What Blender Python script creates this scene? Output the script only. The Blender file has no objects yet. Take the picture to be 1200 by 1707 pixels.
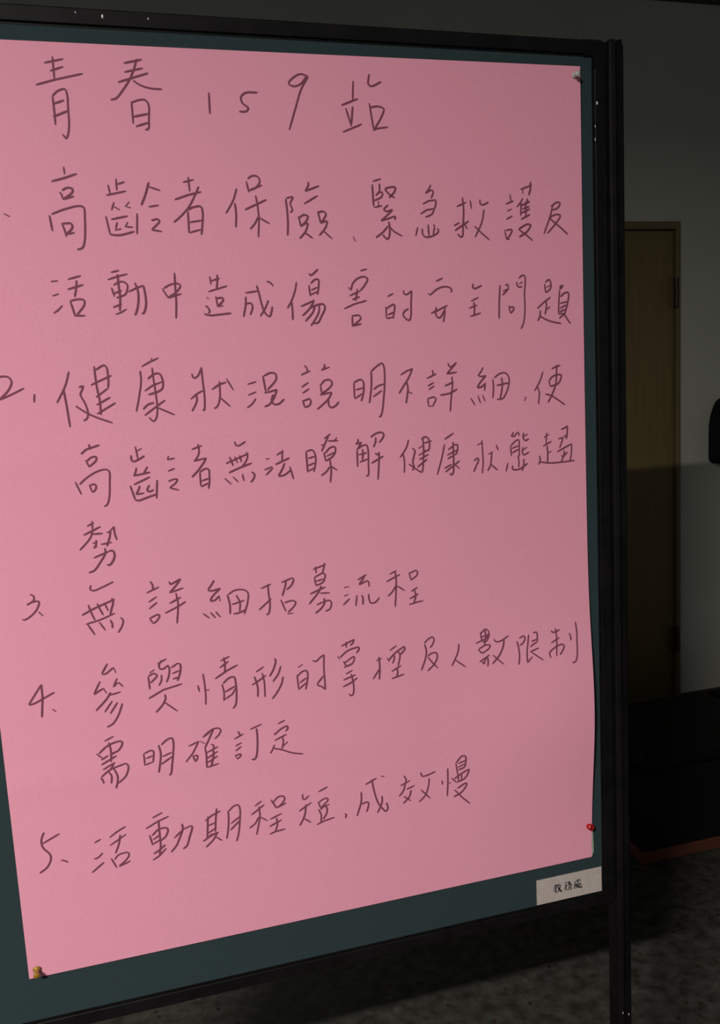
import bpy, bmesh, math, random
from mathutils import Matrix, Vector

# ------------------------------------------------------------------ camera
S = bpy.context.scene
COL = S.collection
EYE = 1.52
cam_data = bpy.data.cameras.new('camera')
cam_data.sensor_fit = 'VERTICAL'
cam_data.sensor_height = 36.0
cam_data.lens = 36.0 * 1437.9 / 1707.0
cam_data.clip_start = 0.02
cam = bpy.data.objects.new('camera', cam_data)
COL.objects.link(cam)
cam.matrix_world = Matrix((
    (0.960842217, 0.087822843, -0.262810543, 0.0),
    (-0.272197213, 0.121591025, -0.954528313, 0.0),
    (-0.051873987, 0.988687398, 0.140734923, EYE),
    (0, 0, 0, 1)))
S.camera = cam

# ------------------------------------------------------------------ world, lamp, exposure
world = bpy.data.worlds.new('world')
S.world = world
world.use_nodes = True
world.node_tree.nodes['Background'].inputs['Color'].default_value = (0.92, 0.96, 0.95, 1)
world.node_tree.nodes['Background'].inputs['Strength'].default_value = 0.100
S.view_settings.view_transform = 'Standard'
S.view_settings.look = 'None'
S.view_settings.exposure = 0.0
S.view_settings.gamma = 1.0
S.view_settings.use_curve_mapping = False

LAMP = (-1.40, -1.30, 2.87)          # ceiling batten behind the camera, above left
ld = bpy.data.lights.new('lamp_light', 'AREA')
ld.shape = 'RECTANGLE'; ld.size = 0.60; ld.size_y = 0.07
ld.energy = 183.0
ld.spread = math.radians(173)
ld.color = (1.0, 0.95, 0.90)
lo = bpy.data.objects.new('lamp_light', ld)
COL.objects.link(lo)
lo.location = (LAMP[0], LAMP[1], LAMP[2] - 0.004)

# ------------------------------------------------------------------ helpers
def mat(name, col, rough=0.6, metal=0.0, spec=0.4):
    m = bpy.data.materials.new(name); m.use_nodes = True
    b = m.node_tree.nodes['Principled BSDF']
    b.inputs['Base Color'].default_value = (*col, 1)
    b.inputs['Roughness'].default_value = rough
    b.inputs['Metallic'].default_value = metal
    b.inputs['Specular IOR Level'].default_value = spec
    return m, m.node_tree, b

def noise_col(nt, b, c0, c1, scale, detail=4.0, lo=0.35, hi=0.65, vec=None, stretch=None):
    tc = nt.nodes.new('ShaderNodeTexCoord')
    src = tc.outputs['Object']
    if stretch:
        mp = nt.nodes.new('ShaderNodeMapping'); mp.inputs['Scale'].default_value = stretch
        nt.links.new(src, mp.inputs['Vector']); src = mp.outputs['Vector']
    n = nt.nodes.new('ShaderNodeTexNoise'); n.inputs['Scale'].default_value = scale; n.inputs['Detail'].default_value = detail
    r = nt.nodes.new('ShaderNodeValToRGB')
    r.color_ramp.elements[0].position = lo; r.color_ramp.elements[0].color = (*c0, 1)
    r.color_ramp.elements[1].position = hi; r.color_ramp.elements[1].color = (*c1, 1)
    nt.links.new(src, n.inputs['Vector'])
    nt.links.new(n.outputs['Fac'], r.inputs['Fac'])
    nt.links.new(r.outputs['Color'], b.inputs['Base Color'])
    return n, r, src

def bump(nt, b, h, strength, dist):
    bp = nt.nodes.new('ShaderNodeBump')
    bp.inputs['Strength'].default_value = strength; bp.inputs['Distance'].default_value = dist
    nt.links.new(h, bp.inputs['Height']); nt.links.new(bp.outputs['Normal'], b.inputs['Normal'])

def new_obj(name, me, m, parent=None, loc=(0, 0, 0)):
    o = bpy.data.objects.new(name, me); COL.objects.link(o)
    o.location = loc
    if m is not None and not me.materials: me.materials.append(m)
    if parent is not None: o.parent = parent
    return o

def from_bm(name, bm, m, parent=None, loc=(0, 0, 0), smooth=False):
    bmesh.ops.recalc_face_normals(bm, faces=bm.faces)
    me = bpy.data.meshes.new(name); bm.to_mesh(me); bm.free()
    if smooth:
        for p in me.polygons: p.use_smooth = True
    return new_obj(name, me, m, parent, loc)

def add_box(bm, x0, x1, y0, y1, z0, z1, bevel=0.0, seg=1):
    r = bmesh.ops.create_cube(bm, size=1.0)
    for v in r['verts']:
        v.co = Vector((x0 + (v.co.x + .5) * (x1 - x0), y0 + (v.co.y + .5) * (y1 - y0), z0 + (v.co.z + .5) * (z1 - z0)))
    if bevel > 0:
        ed = list({e for v in r['verts'] for e in v.link_edges})
        bmesh.ops.bevel(bm, geom=ed, offset=bevel, segments=seg, affect='EDGES', profile=0.5)

def box(name, m, a, parent=None, bevel=0.0, seg=1):
    bm = bmesh.new(); add_box(bm, *a, bevel=bevel, seg=seg)
    return from_bm(name, bm, m, parent)

def prism(bm, outline, axis, t0, t1):
    """extrude a 2-D outline; axis 'z' -> outline is (x,y); axis 'y' -> outline is (x,z); axis 'x' -> (y,z)"""
    def P(a, b, t):
        return {'z': (a, b, t), 'y': (a, t, b), 'x': (t, a, b)}[axis]
    lo_ = [bm.verts.new(P(a, b, t0)) for a, b in outline]
    hi_ = [bm.verts.new(P(a, b, t1)) for a, b in outline]
    n = len(outline)
    bm.faces.new(lo_); bm.faces.new(hi_[::-1])
    for i in range(n):
        j = (i + 1) % n
        bm.faces.new((lo_[i], lo_[j], hi_[j], hi_[i]))

def lathe(bm, prof, n=20):
    """profile of (radius, height) turned about local Z"""
    rings = []
    for r, h in prof:
        rings.append([bm.verts.new((r * math.cos(2 * math.pi * k / n), r * math.sin(2 * math.pi * k / n), h)) for k in range(n)])
    for a, b in zip(rings, rings[1:]):
        for k in range(n):
            bm.faces.new((a[k], a[(k + 1) % n], b[(k + 1) % n], b[k]))
    bm.faces.new(rings[0][::-1]); bm.faces.new(rings[-1])

def root(name, label, cat, loc=(0, 0, 0), group=None):
    o = bpy.data.objects.new(name, None); COL.objects.link(o)
    o.location = loc; o['label'] = label; o['category'] = cat
    o.empty_display_size = 0.05
    if group: o['group'] = group
    return o

def structure(o):
    o['kind'] = 'structure'
    return o

def rrect(x0, x1, z0, z1, r, n=6):
    pts = []
    for cx, cz, a0 in ((x1 - r, z1 - r, 0), (x0 + r, z1 - r, 90), (x0 + r, z0 + r, 180), (x1 - r, z0 + r, 270)):
        for k in range(n + 1):
            a = math.radians(a0 + 90 * k / n)
            pts.append((cx + r * math.cos(a), cz + r * math.sin(a)))
    return pts

# ------------------------------------------------------------------ materials
M = {}
M['wall'], nt, b = mat('painted_plaster', (0.36, 0.37, 0.33), 0.85)
n, r, s_ = noise_col(nt, b, (0.42, 0.42, 0.365), (0.46, 0.46, 0.405), 1.6)
n2 = nt.nodes.new('ShaderNodeTexNoise'); n2.inputs['Scale'].default_value = 160
nt.links.new(s_, n2.inputs['Vector']); bump(nt, b, n2.outputs['Fac'], 0.15, 0.002)
M['ceiling'], nt, b = mat('ceiling_board', (0.30, 0.28, 0.25), 0.9)
M['trim'], nt, b = mat('dark_stained_trim', (0.045, 0.028, 0.018), 0.6)
noise_col(nt, b, (0.035, 0.02, 0.013), (0.055, 0.035, 0.022), 6, stretch=(1, 14, 14))
M['floor'], nt, b = mat('terrazzo', (0.2, 0.2, 0.18), 0.5)
n, r, s_ = noise_col(nt, b, (0.026, 0.026, 0.020), (0.078, 0.075, 0.065), 30, detail=6, lo=0.33, hi=0.68)
vo = nt.nodes.new('ShaderNodeTexVoronoi'); vo.inputs['Scale'].default_value = 26
nt.links.new(s_, vo.inputs['Vector'])
vr = nt.nodes.new('ShaderNodeValToRGB'); vr.color_ramp.elements[0].position = 0.10; vr.color_ramp.elements[1].position = 0.22
vr.color_ramp.elements[0].color = (1, 1, 1, 1); vr.color_ramp.elements[1].color = (0, 0, 0, 1)
nt.links.new(vo.outputs['Distance'], vr.inputs['Fac'])
vc = nt.nodes.new('ShaderNodeValToRGB')
for e, p, c in ((0, 0.0, (0.010, 0.010, 0.008)), (1, 1.0, (0.10, 0.098, 0.088))):
    vc.color_ramp.elements[e].position = p; vc.color_ramp.elements[e].color = (*c, 1)
e = vc.color_ramp.elements.new(0.5); e.color = (0.05, 0.024, 0.016, 1)
sp = nt.nodes.new('ShaderNodeSeparateColor'); nt.links.new(vo.outputs['Color'], sp.inputs['Color'])
nt.links.new(sp.outputs['Red'], vc.inputs['Fac'])
mx = nt.nodes.new('ShaderNodeMix'); mx.data_type = 'RGBA'
nt.links.new(vr.outputs['Color'], mx.inputs['Factor']); nt.links.new(r.outputs['Color'], mx.inputs['A']); nt.links.new(vc.outputs['Color'], mx.inputs['B'])
nt.links.new(mx.outputs['Result'], b.inputs['Base Color'])

M['door'], nt, b = mat('varnished_door', (0.17, 0.12, 0.05), 0.55)
noise_col(nt, b, (0.145, 0.104, 0.034), (0.172, 0.122, 0.042), 5, stretch=(10, 10, 0.7))
M['doorframe'], nt, b = mat('door_frame_wood', (0.17, 0.13, 0.06), 0.55)
noise_col(nt, b, (0.135, 0.104, 0.042), (0.155, 0.118, 0.050), 5, stretch=(10, 10, 0.7))
M['hinge'], nt, b = mat('rusty_hinge_metal', (0.055, 0.022, 0.016), 0.5, 0.3)
noise_col(nt, b, (0.04, 0.015, 0.012), (0.07, 0.03, 0.02), 40)
M['frame'], nt, b = mat('black_enamelled_aluminium', (0.016, 0.014, 0.015), 0.5, 0.0, 0.18)
noise_col(nt, b, (0.0035, 0.003, 0.0032), (0.0065, 0.0055, 0.006), 30)
M['cap'], nt, b = mat('black_corner_plastic', (0.010, 0.010, 0.010), 0.6, 0.0, 0.12)
noise_col(nt, b, (0.0035, 0.003, 0.0032), (0.005, 0.0045, 0.0045), 50)
M['chip'], nt, b = mat('bare_metal_chip', (0.75, 0.74, 0.72), 0.5)
noise_col(nt, b, (0.6, 0.6, 0.58), (0.85, 0.84, 0.82), 300)

M['cloth'], nt, b = mat('dark_teal_board_cloth', (0.03, 0.06, 0.066), 0.95, 0, 0.1)
tc = nt.nodes.new('ShaderNodeTexCoord')
mp = nt.nodes.new('ShaderNodeMapping'); mp.inputs['Rotation'].default_value = (0, math.radians(38), 0)
nt.links.new(tc.outputs['Object'], mp.inputs['Vector'])
w = nt.nodes.new('ShaderNodeTexWave'); w.bands_direction = 'X'; w.inputs['Scale'].default_value = 110; w.inputs['Distortion'].default_value = 1.0
nt.links.new(mp.outputs['Vector'], w.inputs['Vector'])
n = nt.nodes.new('ShaderNodeTexNoise'); n.inputs['Scale'].default_value = 700
nt.links.new(tc.outputs['Object'], n.inputs['Vector'])
ad = nt.nodes.new('ShaderNodeMath'); ad.operation = 'MULTIPLY_ADD'; ad.inputs[1].default_value = 0.5
nt.links.new(w.outputs['Fac'], ad.inputs[0]); nt.links.new(n.outputs['Fac'], ad.inputs[2])
r = nt.nodes.new('ShaderNodeValToRGB')
r.color_ramp.elements[0].position = 0.35; r.color_ramp.elements[0].color = (0.021, 0.036, 0.039, 1)
r.color_ramp.elements[1].position = 0.95; r.color_ramp.elements[1].color = (0.034, 0.054, 0.058, 1)
nt.links.new(ad.outputs[0], r.inputs['Fac']); nt.links.new(r.outputs['Color'], b.inputs['Base Color'])
bump(nt, b, ad.outputs[0], 0.25, 0.0006)

PINK = (0.88, 0.315, 0.40)
M['paper'], nt, b = mat('pink_poster_paper', PINK, 0.85, 0, 0.15)
n, r, s_ = noise_col(nt, b, (0.82, 0.338, 0.452), (0.86, 0.358, 0.478), 500, detail=2)
bump(nt, b, n.outputs['Fac'], 0.03, 0.0003)

# ink: one pigment, laid on denser or thinner along the strokes
M['ink'], nt, b = mat('pen_ink', (0.04, 0.01, 0.02), 0.6, 0, 0.2)
at = nt.nodes.new('ShaderNodeAttribute'); at.attribute_name = 'density'
r = nt.nodes.new('ShaderNodeValToRGB')
r.color_ramp.elements[0].position = 0.0; r.color_ramp.elements[0].color = (0.22, 0.060, 0.105, 1)
r.color_ramp.elements[1].position = 1.0; r.color_ramp.elements[1].color = (0.030, 0.006, 0.016, 1)
nt.links.new(at.outputs['Fac'], r.inputs['Fac']); nt.links.new(r.outputs['Color'], b.inputs['Base Color'])
M['card'], nt, b = mat('white_card', (0.45, 0.42, 0.38), 0.8)
noise_col(nt, b, (0.45, 0.385, 0.36), (0.51, 0.44, 0.41), 120)
M['print'], nt, b = mat('black_print', (0.015, 0.015, 0.015), 0.6)
noise_col(nt, b, (0.012, 0.012, 0.012), (0.03, 0.03, 0.03), 200)
for nm, c in (('red', (0.42, 0.006, 0.008)), ('yellow', (0.36, 0.20, 0.02)), ('white', (0.50, 0.52, 0.46))):
    M[nm], nt, b = mat(nm + '_pin_plastic', c, 0.3, 0, 0.5)
    noise_col(nt, b, tuple(v * 0.9 for v in c), c, 200)
M['steel'], nt, b = mat('steel', (0.5, 0.5, 0.5), 0.3, 1.0)
noise_col(nt, b, (0.45, 0.45, 0.45), (0.55, 0.55, 0.55), 90)
M['strip'], nt, b = mat('pale_strip_paper', (0.30, 0.36, 0.28), 0.7)
noise_col(nt, b, (0.22, 0.28, 0.21), (0.34, 0.40, 0.31), 150)
M['black'], nt, b = mat('black_laminate', (0.004, 0.004, 0.005), 0.7, 0, 0.2)
noise_col(nt, b, (0.003, 0.003, 0.004), (0.005, 0.004, 0.005), 20)
M['vinyl'], nt, b = mat('black_vinyl', (0.005, 0.005, 0.006), 0.6, 0, 0.2)
noise_col(nt, b, (0.002, 0.002, 0.003), (0.004, 0.0035, 0.004), 60)
M['plinth'], nt, b = mat('reddish_wood', (0.16, 0.05, 0.03), 0.6)
noise_col(nt, b, (0.10, 0.030, 0.018), (0.14, 0.042, 0.025), 4, stretch=(0.8, 12, 12))
M['boxm'], nt, b = mat('matt_black_plastic', (0.006, 0.006, 0.006), 0.8, 0, 0.15)
noise_col(nt, b, (0.005, 0.005, 0.005), (0.008, 0.008, 0.008), 60)
M['white_metal'], nt, b = mat('white_enamel', (0.7, 0.7, 0.68), 0.5)
noise_col(nt, b, (0.66, 0.66, 0.64), (0.72, 0.72, 0.70), 30)
M['tube'], nt, b = mat('lit_tube', (0.9, 0.9, 0.88), 0.5)
b.inputs['Emission Color'].default_value = (1.0, 0.96, 0.90, 1); b.inputs['Emission Strength'].default_value = 3.0

# ------------------------------------------------------------------ the room
WY = 3.20
structure(box('floor', M['floor'], (-3.2, 5.0, -2.6, WY + 0.1, -0.06, 0.0)))
# back wall with a doorway
DX0, DX1, DZ = 1.42, 2.317, 2.137
bm = bmesh.new()
add_box(bm, -3.2, DX0, WY, WY + 0.12, 0, 3.12)
add_box(bm, DX1, 5.0, WY, WY + 0.12, 0, 3.12)
add_box(bm, DX0, DX1, WY, WY + 0.12, DZ, 3.12)
structure(from_bm('wall_back', bm, M['wall']))
structure(box('ceiling', M['ceiling'], (-3.2, 5.0, -2.6, WY + 0.12, 3.12, 3.20)))
structure(box('trim_1', M['trim'], (-3.2, 5.0, WY - 0.035, WY, 2.985, 3.12), bevel=0.006, seg=2))
structure(box('baseboard_back_left', M['trim'], (-3.2, DX0 - 0.001, WY - 0.014, WY, 0.0, 0.10), bevel=0.003))
structure(box('baseboard_back_right', M['trim'], (DX1 + 0.001, 5.0, WY - 0.014, WY, 0.0, 0.10), bevel=0.003))

# door: frame (two jambs and a head) with a stop rebate, leaf, hinges, lever
d = bpy.data.objects.new('door_1', None); COL.objects.link(d); d.location = (0, 0, 0); structure(d)
bm = bmesh.new()
add_box(bm, DX0, DX0 + 0.020, WY - 0.012, WY + 0.11, 0, DZ, bevel=0.002)
add_box(bm, DX1 - 0.020, DX1, WY - 0.012, WY + 0.11, 0, DZ, bevel=0.002)
add_box(bm, DX0 + 0.020, DX1 - 0.020, WY - 0.012, WY + 0.11, DZ - 0.030, DZ, bevel=0.002)
from_bm('door_frame', bm, M['doorframe'], d)
leaf = box('door_leaf', M['door'], (DX0 + 0.023, DX1 - 0.023, WY + 0.006, WY + 0.046, 0.008, DZ - 0.034), d, bevel=0.003, seg=2)
for hz in (1.850, 0.355):
    bm = bmesh.new()
    add_box(bm, DX1 - 0.040, DX1 - 0.010, WY - 0.0155, WY - 0.0125, hz - 0.062, hz + 0.062, bevel=0.001)
    n_ = 10
    for k in range(5):
        c = [(DX1 - 0.026 + 0.007 * math.cos(2 * math.pi * i / n_), WY - 0.018 + 0.007 * math.sin(2 * math.pi * i / n_)) for i in range(n_)]
        prism(bm, c, 'z', hz - 0.060 + k * 0.0245, hz - 0.060 + k * 0.0245 + 0.0225)
    h = from_bm('hinge', bm, M['hinge'], d)
    h['label'] = 'dark reddish hinge on the door edge'
bm = bmesh.new(); lathe(bm, [(0.026, 0), (0.026, 0.006), (0.010, 0.010), (0.010, 0.045), (0.026, 0.055), (0.026, 0.072), (0.012, 0.080)], 20)
kn = from_bm('door_handle', bm, M['steel'], d, smooth=True)
kn.rotation_euler = (math.pi / 2, 0, 0); kn.location = (DX0 + 0.10, WY + 0.006, 1.0)

# ------------------------------------------------------------------ rounded black box on the wall (cut by the right edge of the photo)
wb = root('wall_box', 'rounded black box mounted on the grey wall at the right edge', 'wall box', (2.56, WY, 1.12))
out = []
for (x, z) in rrect(-0.097, 0.097, 0.0, 0.285, 0.028, 6):
    if x < 0 and z > 0.14: x += 0.045 * ((z - 0.14) / 0.145) ** 2.4
    if x > 0 and z > 0.14: x -= 0.045 * ((z - 0.14) / 0.145) ** 2.4
    out.append((x, z))
# add side points so the taper is curved
def curved(out):
    res = []
    for i, p in enumerate(out):
        q = out[(i + 1) % len(out)]
        res.append(p)
        if abs(p[1] - q[1]) > 0.08:
            for t in (0.2, 0.4, 0.6, 0.8):
                z = p[1] + (q[1] - p[1]) * t
                sgn = 1 if p[0] > 0 else -1
                tap = 0.045 * max(0, (z - 0.14) / 0.145) ** 2.4
                res.append((sgn * (0.097 - tap), z))
    return res
bm = bmesh.new(); prism(bm, curved(out), 'y', -0.075, -0.002)
bmesh.ops.bevel(bm, geom=[e for e in bm.edges if all(abs(v.co.y + 0.075) < 1e-5 for v in e.verts)], offset=0.012, segments=3, affect='EDGES')
from_bm('housing', bm, M['boxm'], wb)
bm = bmesh.new()
for k in range(9):
    add_box(bm, -0.055, 0.055, -0.0775, -0.0755, 0.045 + k * 0.016, 0.051 + k * 0.016)
from_bm('grille', bm, M['boxm'], wb)
bm = bmesh.new(); add_box(bm, -0.06, 0.06, -0.0022, 0.0, 0.04, 0.24)
from_bm('back_plate', bm, M['steel'], wb)

# ------------------------------------------------------------------ low black bench in front of the wall
BX0, BX1, BY0, BY1 = 1.463, 3.05, 2.20, 2.60
bn = root('low_bench', 'low black bench with reddish wooden base strip on the floor', 'bench', (BX0, BY0, 0))
def lbox(name, m, a, bevel=0, seg=1, rot=0.0, par=None):
    bm = bmesh.new(); add_box(bm, a[0] - BX0, a[1] - BX0, a[2] - BY0, a[3] - BY0, a[4], a[5], bevel=bevel, seg=seg)
    if rot: bmesh.ops.rotate(bm, verts=bm.verts, cent=(0, 0.2, 0), matrix=Matrix.Rotation(rot, 3, 'Z'))
    return from_bm(name, bm, m, par or bn)
fp = lbox('base_strip', M['plinth'], (BX0, BX1, BY0, BY0 + 0.02, 0.002, 0.040), 0.002)
fp['label'] = 'reddish-brown wooden strip along the foot of the bench'
sp_ = lbox('base_strip', M['plinth'], (BX0, BX0 + 0.02, BY0 + 0.0205, BY1, 0.002, 0.040), 0.002)
sp_['label'] = 'short end of the reddish-brown wooden base strip'
lbox('body', M['black'], (BX0 + 0.003, BX1 - 0.003, BY0 + 0.004, BY1 - 0.004, 0.041, 0.30), 0.004, 2)
for k in range(3):
    wdt = (BX1 - BX0) / 3
    lbox('seat_cushion', M['vinyl'], (BX0 + k * wdt + 0.004, BX0 + (k + 1) * wdt - 0.004, BY0 - 0.004, BY1 + 0.004, 0.301, 0.362), 0.018, 3)

# ------------------------------------------------------------------ display board on its stand
FX0, FX1, FZ0, FZ1 = -0.265, 0.655, EYE - 0.7775, EYE + 0.4310      # outer frame
IX0, IX1, IZ0, IZ1 = -0.245, 0.635, EYE - 0.7570, EYE + 0.4110      # inner opening
BY = 1.06                                                           # plane of the board cloth
bd = root('display_board', 'freestanding notice board with dark teal cloth in a black metal frame', 'notice board', (0.195, BY, 0))
def world_child(o, parent):
    o.parent = parent
    o.matrix_parent_inverse = Matrix.Translation(-Vector(parent.location))
    return o
def wc(name, bm, m, parent=None, smooth=False):
    o = from_bm(name, bm, m, None, smooth=smooth)
    p = parent or bd
    o.parent = p
    o.location = -Vector(bd.location) if p is bd else (0, 0, 0)
    return o
# cloth panel
bm = bmesh.new(); add_box(bm, IX0 - 0.004, IX1 + 0.004, BY, BY + 0.012, IZ0 - 0.004, IZ1 + 0.004)
wc('cloth_panel', bm, M['cloth'])
# frame rails: a channel profile with a lip and a shadow groove next to the cloth
prof = [(0.0, 0.016), (0.0, -0.002), (0.0015, -0.0035), (0.0165, -0.0035), (0.0172, -0.0028), (0.0172, -0.0005), (0.020, -0.0005), (0.020, 0.016)]
# prof: (inward distance from the outer edge, depth relative to BY)
CAP = 0.034
def rail(side):
    bm = bmesh.new()
    if side in 'tb':
        zo = FZ1 if side == 't' else FZ0; s = -1 if side == 't' else 1
        prism(bm, [(BY + d_, zo + s * i) for i, d_ in prof], 'x', FX0 + CAP, FX1 - CAP)
    else:
        xo = FX1 if side == 'r' else FX0; s = -1 if side == 'r' else 1
        prism(bm, [(xo + s * i, BY + d_) for i, d_ in prof], 'z', FZ0 + CAP, FZ1 - CAP)
    return wc('frame_rail', bm, M['frame'])
rails = {s: rail(s) for s in 'tblr'}
# L-shaped corner pieces with a rounded outer corner
for sx, sz, xo, zo in ((1, 1, FX1, FZ1), (-1, 1, FX0, FZ1), (1, -1, FX1, FZ0), (-1, -1, FX0, FZ0)):
    L, Tk, r_ = CAP, 0.0196, 0.010
    pts = [(0, L)] + [(r_ - r_ * math.cos(math.radians(a)), r_ - r_ * math.sin(math.radians(a))) for a in range(0, 91, 15)] + [(L, 0), (L, Tk), (Tk, Tk), (Tk, L)]
    bm = bmesh.new(); prism(bm, [(xo - sx * a, zo - sz * c) for a, c in pts], 'y', BY - 0.0038, BY + 0.0165)
    wc('corner_piece', bm, M['cap'])
# bare chips in the black paint
def chip(x, z, w_, h_, parent, y):
    bm = bmesh.new()
    c = [(x + w_ * math.cos(a) * (1 + .2 * math.sin(3 * a)), z + h_ * math.sin(a)) for a in [k * math.pi / 4 for k in range(8)]]
    prism(bm, c, 'y', y - 0.0003, y)
    o = from_bm('paint_chip', bm, M['chip'], None); o.parent = parent
    return o
for x, z, a, c in ((0.6405, 0.3536, .0012, .0022), (0.6375, 0.3246, .0005, .0016), (0.6372, 0.3082, .0005, .0022)):
    chip(x, EYE + z, a, c, rails['r'], BY - 0.0035)
for x, z, a, c in ((0.025, 0.4230, .0010, .0022), (-0.0032, 0.4255, .0006, .0008), (0.0746, 0.4235, .0007, .0010)):
    chip(x, EYE + z, a, c, rails['t'], BY - 0.0035)
# posts: slotted aluminium section, one each side, on bar feet
def post(xa, xb, mirror):
    w_ = xb - xa
    sec = [(0, -0.008), (0.0015, -0.0100), (0.0075, -0.0110), (0.0085, -0.0060), (0.0115, -0.0060), (0.0125, -0.0110),
           (0.0180, -0.0100), (0.0190, -0.0070), (0.0190, 0.002), (0.0235, 0.002), (0.0260, 0.004), (w_, 0.006), (w_, 0.018), (0.0, 0.018)]
    pts = [((xb - a) if mirror else (xa + a), BY + c) for a, c in sec]
    bm = bmesh.new(); prism(bm, pts, 'z', 0.045, 1.948)
    p = wc('post', bm, M['frame'])
    bm = bmesh.new(); prism(bm, pts, 'z', 1.948, 1.9505)
    o = from_bm('end_cap', bm, M['cap'], None); o.parent = p
    bm = bmesh.new(); add_box(bm, xa + 0.001, xb - 0.001, BY - 0.27, BY + 0.28, 0.018, 0.045, bevel=0.006, seg=2)
    ft = wc('foot', bm, M['frame'])
    for yy in (BY - 0.25, BY + 0.26):
        bm = bmesh.new(); lathe(bm, [(0.011, 0.0), (0.013, 0.003), (0.013, 0.015), (0.009, 0.018)], 14)
        o = from_bm('rubber_pad', bm, M['cap'], None); o.parent = ft; o.location = ((xa + xb) / 2, yy, 0.0)
    return p
pr = post(0.6562, 0.6862, False)
post(-0.2945, -0.2665, True)
for x, z in ((0.6610, -0.957), (0.6710, -0.962)):
    chip(x, EYE + z, 0.0006, 0.0018, pr, BY - 0.0108)
for z in (FZ1 - 0.12, FZ0 + 0.12):      # knobs that clamp frame and posts together, at the back
    for x in (0.6705, -0.2805):
        bm = bmesh.new(); lathe(bm, [(0.004, 0), (0.004, 0.012), (0.014, 0.014), (0.015, 0.026), (0.011, 0.030)], 16)
        o = from_bm('clamp_knob', bm, M['cap'], None, smooth=False); o.parent = bd
        o.rotation_euler = (-math.pi / 2, 0, 0); o.location = Vector((x, BY + 0.018, z)) - Vector(bd.location)

# ------------------------------------------------------------------ pink poster sheet
def sm(t):
    t = min(1.0, max(0.0, t)); return t * t * (3 - 2 * t)
def lift(x, z):
    return .0025 + .0135 * math.exp(-((z + .47) / .13) ** 2) * sm((x - .36) / .25)
def fold(x, z):
    """faint folds and waves of the sheet"""
    f1 = 0.0007 * math.exp(-((z + .455 + .035 * x) / .016) ** 2) * sm((0.42 - x) / 0.25)
    f2 = 0.0010 * math.sin(z * 9.0 + 1.2) * math.sin((x + .16) * 5.0)
    f3 = 0.0006 * math.exp(-((z + .06 - .02 * x) / .02) ** 2) * sm((0.3 - x) / 0.3)
    return f1 + f2 * 0.6 + f3
def sheet(x, z, extra=0.0):
    return BY - lift(x, z) - max(-0.0008, fold(x, z)) - extra
ps = root('pink_poster', 'large pink paper sheet with five handwritten points pinned to the teal board', 'poster', (0.227, BY - 0.003, EYE - 0.15))
OFFP = -Vector(ps.location)
NX, NZ = 78, 110
bm = bmesh.new()
tl, tr, brc, bl = (-0.163, 0.3935), (0.617, 0.398), (0.617, -0.698), (-0.163, -0.699)
grid = []
for j in range(NZ + 1):
    v = j / NZ; row = []
    for i in range(NX + 1):
        u = i / NX
        x = (tl[0] * (1 - u) + tr[0] * u) * (1 - v) + (bl[0] * (1 - u) + brc[0] * u) * v
        z = (tl[1] * (1 - u) + tr[1] * u) * (1 - v) + (bl[1] * (1 - u) + brc[1] * u) * v
        row.append(bm.verts.new((x, sheet(x, z), z + EYE)))
    grid.append(row)
me = bpy.data.meshes.new('paper_sheet')
front = [v.co.copy() for row in grid for v in row]; bm.free()
W1 = NX + 1
T_ = Vector((0, 0.0002, 0))
vs = [tuple(c) for c in front] + [tuple(c + T_) for c in front]
NF = len(front); fs = []
for j in range(NZ):
    for i in range(NX):
        k = j * W1 + i
        fs.append((k, k + W1, k + W1 + 1, k + 1)); fs.append((NF + k, NF + k + 1, NF + k + W1 + 1, NF + k + W1))
n_smooth = len(fs)
ring = [i for i in range(W1)] + [j * W1 + NX for j in range(1, NZ + 1)] + [NZ * W1 + i for i in range(NX - 1, -1, -1)] + [j * W1 for j in range(NZ - 1, 0, -1)]
for a_, b_ in zip(ring, ring[1:] + ring[:1]):      # the cut edge has its own vertices, so it does not soften the faces
    q = len(vs); vs += [vs[a_], vs[b_], vs[NF + b_], vs[NF + a_]]
    fs.append((q, q + 1, q + 2, q + 3))
me.from_pydata(vs, [], fs)
for i_, p in enumerate(me.polygons): p.use_smooth = i_ < n_smooth
so = new_obj('paper_sheet', me, M['paper'], ps, OFFP)
# pale sliver showing along the lower right edge
bm = bmesh.new()
q = [(0.6165, -0.652), (0.6190, -0.653), (0.6196, -0.672), (0.6200, -0.690), (0.6172, -0.697), (0.6165, -0.680)]
prism(bm, [(a, EYE + c) for a, c in q], 'y', BY - 0.0034, BY - 0.0016)
o = from_bm('edge_strip', bm, M['strip'], None); o.parent = ps; o.location = OFFP
o['label'] = 'pale strip along the lower right paper edge'

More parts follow.
